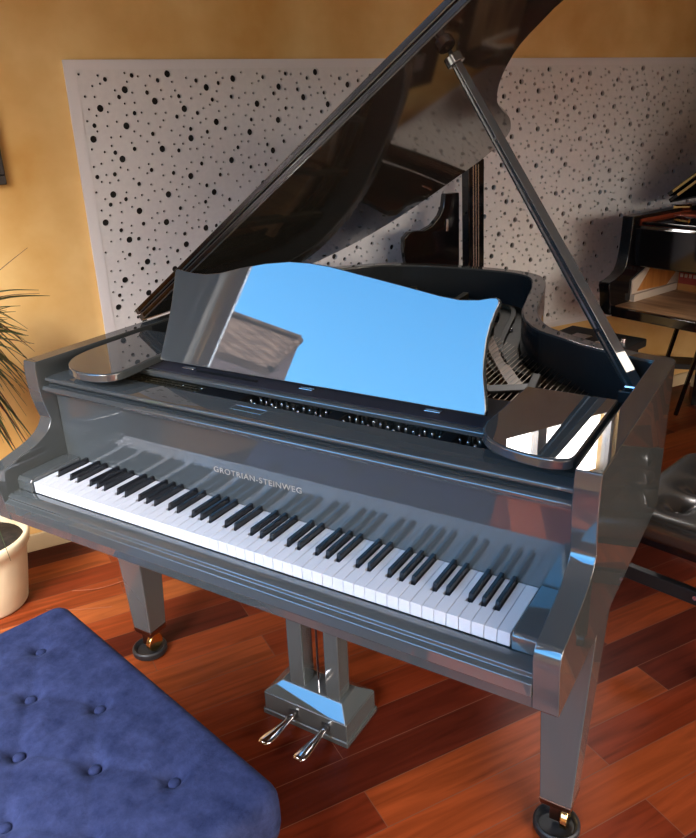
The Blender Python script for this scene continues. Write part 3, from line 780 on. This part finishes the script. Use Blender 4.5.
# leaves whose tips the photo shows: (pixel tip rays resolved to places about .28 m off the wall)
for tip, sag, wd, m in (((-1.198, .44, 1.262), .03, .007, LEAFR), ((-1.154, .50, 1.20), .03, .0045, LEAFR), ((-1.128, .53, 1.045), .07, .015, LEAFG if False else LEAFM),
                        ((-1.150, .51, 1.055), .065, .006, LEAFR), ((-1.185, .43, .955), .10, .016, LEAFM), ((-1.17, .42, .985), .10, .007, LEAFM),
                        ((-1.17, .40, .75), .17, .010, LEAFM), ((-1.14, .42, .72), .18, .008, LEAFM)):
    leaf(crown, rel(*tip), sag, wd, m)
def nwall(x, y): return (Vector((x, y, 0)) - RA).dot(RN)
cnt = 0
while cnt < 82:
    a = rp.uniform(0, 2 * math.pi)
    zt = rp.choice([rp.uniform(.55, .8), rp.uniform(.75, 1.15), rp.uniform(.5, .72)])
    rr = rp.uniform(.14, .34) if zt > .75 else rp.uniform(.10, .25)
    tip = (rr * math.cos(a), rr * math.sin(a) + .02, zt)
    gx, gy = px0 + tip[0], py0 + tip[1]
    if nwall(gx, gy) < .05 or (gx > -.86): continue
    if nwall(gx, gy) < .2 and tip[2] > 1.0: continue
    if (gx > -1.0 and gy > -.2 and zt > .6): continue
    leaf((rp.uniform(-.01, .01), .02 + rp.uniform(-.01, .01), crown[2] - rp.uniform(0, .06)), tip, rp.uniform(.05, .16), rp.uniform(.009, .016), LEAFM if rp.random() < .8 else LEAFR)
    cnt += 1
for k in range(80):
    s_ = rp.uniform(.0, .15); n_ = rp.uniform(.16, .40); z_ = rp.uniform(.55, 1.02) if k % 3 else rp.uniform(.88, 1.05)
    g = room(s_ - (.05 if z_ < .7 else 0), n_, z_)
    leaf((crown[0], crown[1], crown[2] - rp.uniform(0, .05)), rel(g.x, g.y, z_), rp.uniform(.06, .16) if z_ < .9 else rp.uniform(.03, .08), rp.uniform(.010, .017), LEAFM if rp.random() < .72 else LEAFR)
for k in range(22):
    a = rp.uniform(-1.2, 1.9); rr = rp.uniform(.08, .20)
    tip = (rr * math.cos(a), rr * math.sin(a) - .02, rp.uniform(.10, .45))
    if nwall(px0 + tip[0], py0 + tip[1]) < .05: continue
    if tip[2] < .30 and math.hypot(tip[0], tip[1]) < .19: tip = (tip[0] * .6, tip[1] * .6, .30)
    leaf((rp.uniform(-.02, .02) - .02, rp.uniform(-.02, .02), .66), tip, rp.uniform(.02, .08), rp.uniform(.003, .006), LEAFR if rp.random() < .7 else LEAFM)
for pts in ([(-1.13, .40, .004), (-1.05, .46, .006), (-.99, .56, .012), (-.98, .60, .02)], [(-1.12, .28, .003), (-1.03, .33, .003), (-.93, .40, .005)]):
    bm = bmesh.new(); tube(bm, catmull(pts, 5), .0010, 5); tag(obj('fallen_leaf', bm, mat('dry_leaf', (.20, .06, .025), .8)), 'thin dry leaf curled on the floor %s' % ('under the skirting beside the cream pot' if pts[0][1] > .3 else 'between the cream pot and blue bench'), 'leaf')

# ------------------------------------------------------------------ picture frame, left edge
FRM = mat('dark_frame', (0.012, 0.008, 0.008), 0.4)
t = thing('picture_frame', 'dark picture frame on the ochre wall at the left edge', 'picture'); t.matrix_world = RM
bm = bmesh.new(); s0_, s1_, z0_, z1_ = -.42, .178, 1.372, 1.86
box(bm, s0_, s1_, -.024, -.001, z0_, z0_ + .03); box(bm, s0_, s1_, -.024, -.001, z1_ - .03, z1_)
box(bm, s0_, s0_ + .03, -.024, -.001, z0_ + .03, z1_ - .03); box(bm, s1_ - .03, s1_, -.024, -.001, z0_ + .03, z1_ - .03)
obj('frame', bm, FRM, t, bevel=.003); obj('picture', bx(s0_ + .03, s1_ - .03, -.012, -.001, z0_ + .03, z1_ - .03), mat('picture_sheet', (.2, .15, .1), .6), t)

# ------------------------------------------------------------------ black grand piano at the right
O2 = Vector((.141, 2.491, 0)); ang2 = math.atan2(-.352, .936)
p2 = thing('black_grand_piano', 'black lacquered grand piano with its keyboard removed, against the perforated wall', 'piano', O2, ang2)
W2 = 1.50
ORANGE = noise_mix(mat('orange_wood', (.5, .2, .05), .4), (.42, .15, .03), (.58, .24, .06), 4, stretch=(1, 8, 1))
BEDWOOD = noise_mix(mat('key_bed_wood', (.4, .22, .1), .4), (.30, .15, .07), (.62, .38, .19), 3, stretch=(1, 6, 1))
PALEWOOD = mat('pale_block', (.62, .52, .42), .5); REDF = mat('red_felt', (.38, .05, .03), .8)
bm = bmesh.new()
arm2 = [(-.005, .66), (-.012, .70), (-.014, .735), (.004, .748), (.012, .752), (.012, .785), (-.034, .790), (-.040, .80), (-.030, .812), (.005, .815), (.045, .83), (.070, .845), (.088, .875), (.098, .92), (.104, 1.0), (.108, 1.085), (.58, 1.085), (.58, .66)]
arm2 = [(-.005, .66), (-.012, .70), (-.022, .76), (-.034, .795), (-.030, .812), (.005, .818), (.045, .832), (.072, .850), (.088, .88), (.098, .93), (.104, 1.0), (.106, 1.085), (.58, 1.085), (.58, .66)]
prism(bm, arm2, 0, .055, 'x'); prism(bm, arm2, W2 - .055, W2, 'x')
ring_o = [(0, .58), (0, 1.0), (.03, 1.3), (.14, 1.55), (.32, 1.68), (.52, 1.66), (.70, 1.5), (.86, 1.25), (1.05, 1.05), (1.3, .93), (1.5, .80), (1.5, .58)]
ring_i = [(.05, .58), (.05, 1.0), (.08, 1.28), (.18, 1.51), (.33, 1.63), (.50, 1.61), (.66, 1.46), (.82, 1.21), (1.02, 1.0), (1.28, .88), (1.45, .76), (1.45, .58)]
strip(bm, ring_i, ring_o, .66, 1.085)
obj('case', bm, BLACK, p2, bevel=.004)
obj('key_bed', bx(.056, W2 - .056, .003, .72, .655, .697), BLACK, p2, bevel=.003)
obj('key_bed_board', bx(.056, W2 - .056, .03, .70, .697, .7005), BEDWOOD, p2)
obj('fallboard', pr([(.125, .872), (.135, .866), (.150, .868), (.150, 1.045), (.135, 1.045), (.122, 1.035)], .056, W2 - .056, 'x'), BLACK, p2, bevel=.003)
obj('soundboard', bx(.056, W2 - .056, .75, 1.2, .92, .935), BEDWOOD, p2)
obj('inner_rim_panel', bx(.056, .062, .16, .58, .95, 1.07), mat('mahogany', (.20, .035, .015), .3), p2)
obj('pin_block_cover', bx(.065, W2 - .06, .42, .60, .965, 1.065), mat('mahogany_rail', (.22, .04, .018), .35), p2, bevel=.003)
obj('music_shelf', bx(.065, W2 - .06, .16, .42, 1.045, 1.06), BLACK, p2, bevel=.004)
bm = bmesh.new(); prism(bm, [(.14, .7008), (.62, .7008), (.60, .865), (.30, .865), (.14, .80)], .0565, .064, 'x'); obj('side_panel', bm, PALEWOOD, p2)
bm = bmesh.new(); prism(bm, [(.18, .745), (.30, .866), (.60, .866), (.42, .735)], .0645, .070, 'x'); obj('orange_panel', bm, ORANGE, p2)
obj('side_block', bx(.064, .080, .14, .50, .7008, .735), PALEWOOD, p2, bevel=.002)
obj('action_rail', bx(.082, W2 - .08, .50, .52, .7008, .865), ORANGE, p2)
t_ = obj('hammer_felt_panel', bx(.090, 1.2, .492, .499, .735, .862), REDF, p2)
bm = bmesh.new()
for k in range(40):
    for zc in (.835, .806, .775): box(bm, .097 + k * .022, .110 + k * .022, .4885, .492, zc - .008, zc + .009)
o = obj('felt_punching', bm, PALEWOOD, t_); o['kind'] = 'stuff'
# its lid, hinged at the left side
bm = bmesh.new()
def l2(u, v, w_, a=R(38)): return Vector((u * math.cos(a) - w_ * math.sin(a), v, 1.105 + u * math.sin(a) + w_ * math.cos(a)))
for v0, v1, w0, w1 in ((.49, 1.6, 0, .02), (.47, .87, .023, .043)):
    q = [bm.verts.new(l2(u, v, w_)) for w_ in (w0, w1) for u, v in ((0.02 if w0 else 0, v0), (1.45, v0), (1.3 if w0 == 0 else 1.45, v1), (0.02, v1))]
    for f in ((0, 3, 2, 1), (4, 5, 6, 7), (0, 1, 5, 4), (1, 2, 6, 5), (2, 3, 7, 6), (3, 0, 4, 7)): bm.faces.new([q[i] for i in f])
lid2 = obj('lid', bm, BLACK, p2, bevel=.003)
bm = bmesh.new()
for w0, w1, y_ in ((.004, .015, .489), (.027, .038, .469)):
    q = [bm.verts.new(l2(u, y_ + dy, w_)) for dy in (0, -.0015) for u, w_ in ((.05, w0), (1.4, w0), (1.4, w1), (.05, w1))]
    for f in ((0, 3, 2, 1), (4, 5, 6, 7), (0, 1, 5, 4), (1, 2, 6, 5), (2, 3, 7, 6), (3, 0, 4, 7)): bm.faces.new([q[i] for i in f])
obj('piano_hinge', bm, BRASS, lid2)
bm = bmesh.new(); tube(bm, [(.02, .50, 1.086), (.10, .50, 1.092)], .012, 10); obj('lid_hinge_block', bm, BRASS, lid2)
# slanted stand struts and legs out of frame
for (a_, b_) in (((.30, .45, .655), (.10, .62, .02)), ((.14, .50, .655), (.02, .60, .30))):
    bm = bmesh.new(); tube(bm, [a_, b_], .012, 8); obj('brace', bm, BLACK, p2)
for (x, y) in ((1.38, .25), (.42, 1.40)):
    bm = bmesh.new(); taper(bm, x, y, 0, .03, .03, .659, .05, .05); obj('leg', bm, BLACK, p2, bevel=.003)

# black bench behind the grey piano
bt = thing('black_bench', 'low black adjustable bench behind the bent side of the grey piano', 'bench', (.20, 2.36, 0), R(-15))
obj('seat', bx(-.22, .15, -.08, .10, .548, .585), BLACKM, bt, bevel=.006)
bm = bmesh.new(); box(bm, -.12, -.04, -.11, -.03, .586, .594); box(bm, .02, .10, -.12, -.02, .586, .598); obj('buckle', bm, STEEL, bt, bevel=.003)
bm = bmesh.new(); box(bm, -.14, .12, -.06, .09, .520, .548); obj('seat_frame', bm, BLACK, bt, bevel=.003)
bm = bmesh.new(); tube(bm, [(.11, -.04, .583), (.11, -.04, .61)], .010, 10); obj('knob', bm, CHROME, bt, bevel=.002)
for sx in (-.16, .10):
    for sy in (-.05, .09): obj('leg', bx(sx - .014, sx + .014, sy - .014, sy + .014, 0, .55), BLACK, bt, bevel=.002)
# low black stool near the wall
fs = thing('black_footstool', 'low black footstool near the skirting beneath the black piano', 'stool', (.40, 3.30, 0), ang2 + R(35))
obj('top', bx(-.10, .12, -.07, .07, .205, .235), BLACKM, fs, bevel=.004)
for sx in (-.085, .10): obj('leg', bx(sx - .018, sx + .018, -.06, .06, 0, .205), BLACK, fs, bevel=.003)

# black leather stool beside the grey piano
ls = thing('leather_bench', 'black leather tufted piano bench at the right edge, behind the treble end', 'bench', (1.0, 1.13, 0), R(-14))
LB = [(x, y) for x in (-.24, -.08, .08, .24) for y in (-.14, 0, .14)]
sm = []
for (a_, b_) in LB:
    for (c_, d_) in LB:
        if (abs(a_ - c_ + .16) < .01 and abs(abs(b_ - d_) - .14) < .01): sm.append(((a_, b_), (c_, d_)))
cu2 = tufted('seat', .76, .52, .435, .505, LB, .034, LEATHER, ls, .034, .030, bulge=.012, seams=sm, nx=90, ny=60, corner=.06)
for (p, q) in LB:
    bm = bmesh.new(); lathe(bm, [(.004, -.004), (.0115, -.002), (.0128, .002), (.0110, .006), (.001, .0093)], 14); o = obj('button', bm, LEATHER, cu2, smooth=True); o.location = (p, q, surf_at(cu2, p, q) + .002)
obj('seat_frame', bx(-.34, .34, -.22, .22, .39, .435), BLACK, ls, bevel=.003)
obj('side_rail', bx(-.40, .36, -.165, -.140, .222, .266), BLACKM, ls, bevel=.003)
bm = bmesh.new(); tube(bm, [(-.15, -.164, .25), (-.15, -.172, .25)], .007, 10); obj('rail_bolt', bm, CHROME, ls)
for sx in (-.05, .31):
    obj('leg', bx(sx - .018, sx + .018, -.20, -.166, .05, .391), BLACK, ls, bevel=.003)
    bm = bmesh.new(); tube(bm, [(sx - .012, -.18, .027), (sx + .012, -.18, .027)], .026, 16); obj('caster', bm, BLACK, ls, bevel=.003)
    obj('leg', bx(sx - .018, sx + .018, .16, .20, 0, .391), BLACK, ls, bevel=.003)
tag(obj('floor_block', bx(-.06, .06, -.025, .025, 0, .03), mat('pale_plastic', (.6, .57, .5), .5), bevel=.004, at=Matrix.Translation((.735, 1.66, 0)) @ Matrix.Rotation(R(-10), 4, 'Z')), 'small pale block on the floor behind the leather bench', 'block')

# black panels leaning by the wall behind the grey piano
cp = [(1.60, .30), (1.612, .95), (1.600, 1.03), (1.600, 1.075), (1.625, 1.098), (1.655, 1.100), (1.69, 1.098), (1.735, 1.115), (1.772, 1.150), (1.790, 1.185), (1.796, 1.235), (1.868, 1.235), (1.875, .95), (1.875, .30)]
bp_ = thing('lid_panel', 'black lacquered panel with a scooped shoulder standing against the perforated wall', 'panel'); bp_.matrix_world = RM
bm = bmesh.new(); prism(bm, [(a, b) for a, b in [(1.60, 0), *cp[1:-1], (1.875, 0)]], -.215, -.185, 'y'); obj('board', bm, BLACK, bp_, bevel=.005)
obj('latch', bx(1.800, 1.812, -.222, -.215, 1.085, 1.135), CHROME, bp_, bevel=.002)
bq = thing('upright_board', 'tall narrow black board with metal strips leaning on the perforated wall', 'board'); bq.matrix_world = RM
bm = bmesh.new(); prism(bm, [(1.955, 0), (2.035, 0), (1.985, 1.36), (1.905, 1.36)], -.22, -.17, 'y'); obj('board', bm, BLACK, bq, bevel=.004)
for k, ds in enumerate((.018, .031, .044)):
    bm = bmesh.new(); prism(bm, [(1.955 + ds, .1), (1.959 + ds, .1), (1.911 + ds, 1.34), (1.907 + ds, 1.34)], -.224, -.2195, 'y'); obj('metal_strip', bm, STEEL, bq)

# ------------------------------------------------------------------ house across the garden (seen mirrored in the music desk)
TILE = noise_mix(mat('roof_tiles', (.2, .12, .09), .95, ior=1.05), (.022, .016, .014), (.042, .031, .026), 3, stretch=(1, 1, 1))
def tile_mat(m):
    t = m.node_tree; b = t.nodes['Principled BSDF']; co = t.nodes.new('ShaderNodeTexCoord'); wv = t.nodes.new('ShaderNodeTexWave')
    wv.wave_type = 'BANDS'; wv.bands_direction = 'Y'; wv.inputs['Scale'].default_value = 1.1
    bp = t.nodes.new('ShaderNodeBump'); bp.inputs['Strength'].default_value = 1.0; bp.inputs['Distance'].default_value = .05
    t.links.new(co.outputs['Object'], wv.inputs[0]); t.links.new(wv.outputs[0], bp.inputs['Height']); t.links.new(bp.outputs[0], b.inputs['Normal'])
tile_mat(TILE)
RENDER_ = mat('house_render', (.05, .04, .045), .95, ior=1.05)
hs = thing('house', 'neighbouring house with a brown tiled roof beyond the window', 'house', (-8.33, -10.93, 0))
def hp(x, y, z): return Vector((x + 8.33, y + 10.93, z))
A_, B_, C_, D_ = hp(-13.2, -7.5, 5.95), hp(-8.33, -10.93, 6.15), hp(-7.44, -9.18, 4.69), hp(-12.0, -6.0, 4.55)
bm = bmesh.new(); q = [bm.verts.new(p + Vector((0, 0, dz))) for dz in (-.14, 0) for p in (A_, B_, C_, D_)]
for f in ((0, 3, 2, 1), (4, 5, 6, 7), (0, 1, 5, 4), (1, 2, 6, 5), (2, 3, 7, 6), (3, 0, 4, 7)): bm.faces.new([q[i] for i in f])
obj('roof', bm, TILE, hs)
bm = bmesh.new(); q = [bm.verts.new((p.x, p.y, z)) for lv in (0, 1) for p, z in ((A_, 0 if lv == 0 else A_.z - .15), (B_, 0 if lv == 0 else B_.z - .15), (C_, 0 if lv == 0 else C_.z - .15), (D_, 0 if lv == 0 else D_.z - .15))]
for f in ((0, 3, 2, 1), (4, 5, 6, 7), (0, 1, 5, 4), (1, 2, 6, 5), (2, 3, 7, 6), (3, 0, 4, 7)): bm.faces.new([q[i] for i in f])
obj('wall', bm, RENDER_, hs)
bm = bmesh.new(); tube(bm, [A_ + Vector((0, 0, .02)), B_ + Vector((0, 0, .02))], .09, 8); tube(bm, [B_, C_], .07, 8); obj('ridge_tiles', bm, TILE, hs)
TREEM = noise_mix(mat('tree_leaves', (.08, .14, .04), .8), (.04, .08, .02), (.14, .22, .06), 5)
tr = thing('garden_tree', 'small green tree in the garden beyond the window', 'tree', (-7.3, -7.4, 0))
bm = bmesh.new(); rt = random.Random(3)
for k in range(420):
    a = rt.uniform(0, 6.28); r_ = 1.3 * rt.random() ** .5; c = Vector((r_ * math.cos(a) * 1.2, r_ * math.sin(a), 3.0 + rt.uniform(-.9, .75) * math.sqrt(max(0, 1 - (r_ / 1.35) ** 2))))
    e1 = Vector((rt.uniform(-1, 1), rt.uniform(-1, 1), rt.uniform(-1, 1))).normalized() * .17; e2 = e1.orthogonal().normalized() * .1
    bm.faces.new([bm.verts.new(c + v_) for v_ in (-e1, -e2, e1, e2)])
obj('foliage', bm, TREEM, tr)
bm = bmesh.new(); tube(bm, [(0, 0, 0), (.05, 0, 2.9)], [.09, .05], 8); obj('trunk', bm, STEM, tr)
struct('ground', bx(-30, S0 - 0.14, -25, 20, -.15, -.02), mat('garden_ground', (.045, .045, .035), .95), at=RM)

CURT = mat('curtain_cloth', (.30, .30, .29), .9)
bm = bmesh.new(); pts = []
for k in range(41):
    f = k / 40; pts.append((-.44 - .31 * f, S0 + .05 + .02 * math.sin(f * 30)))
top_ = [bm.verts.new((y, x, 2.6)) for x, y in pts]; bot_ = [bm.verts.new((y, x, .03)) for x, y in pts]
for k in range(40): bm.faces.new((top_[k], top_[k + 1], bot_[k + 1], bot_[k]))
o = obj('curtain', bm, CURT, smooth=True, at=RM); o.modifiers.new('thick', 'SOLIDIFY').thickness = .002
tag(o, 'light grey curtain hanging beside the garden window', 'curtain')
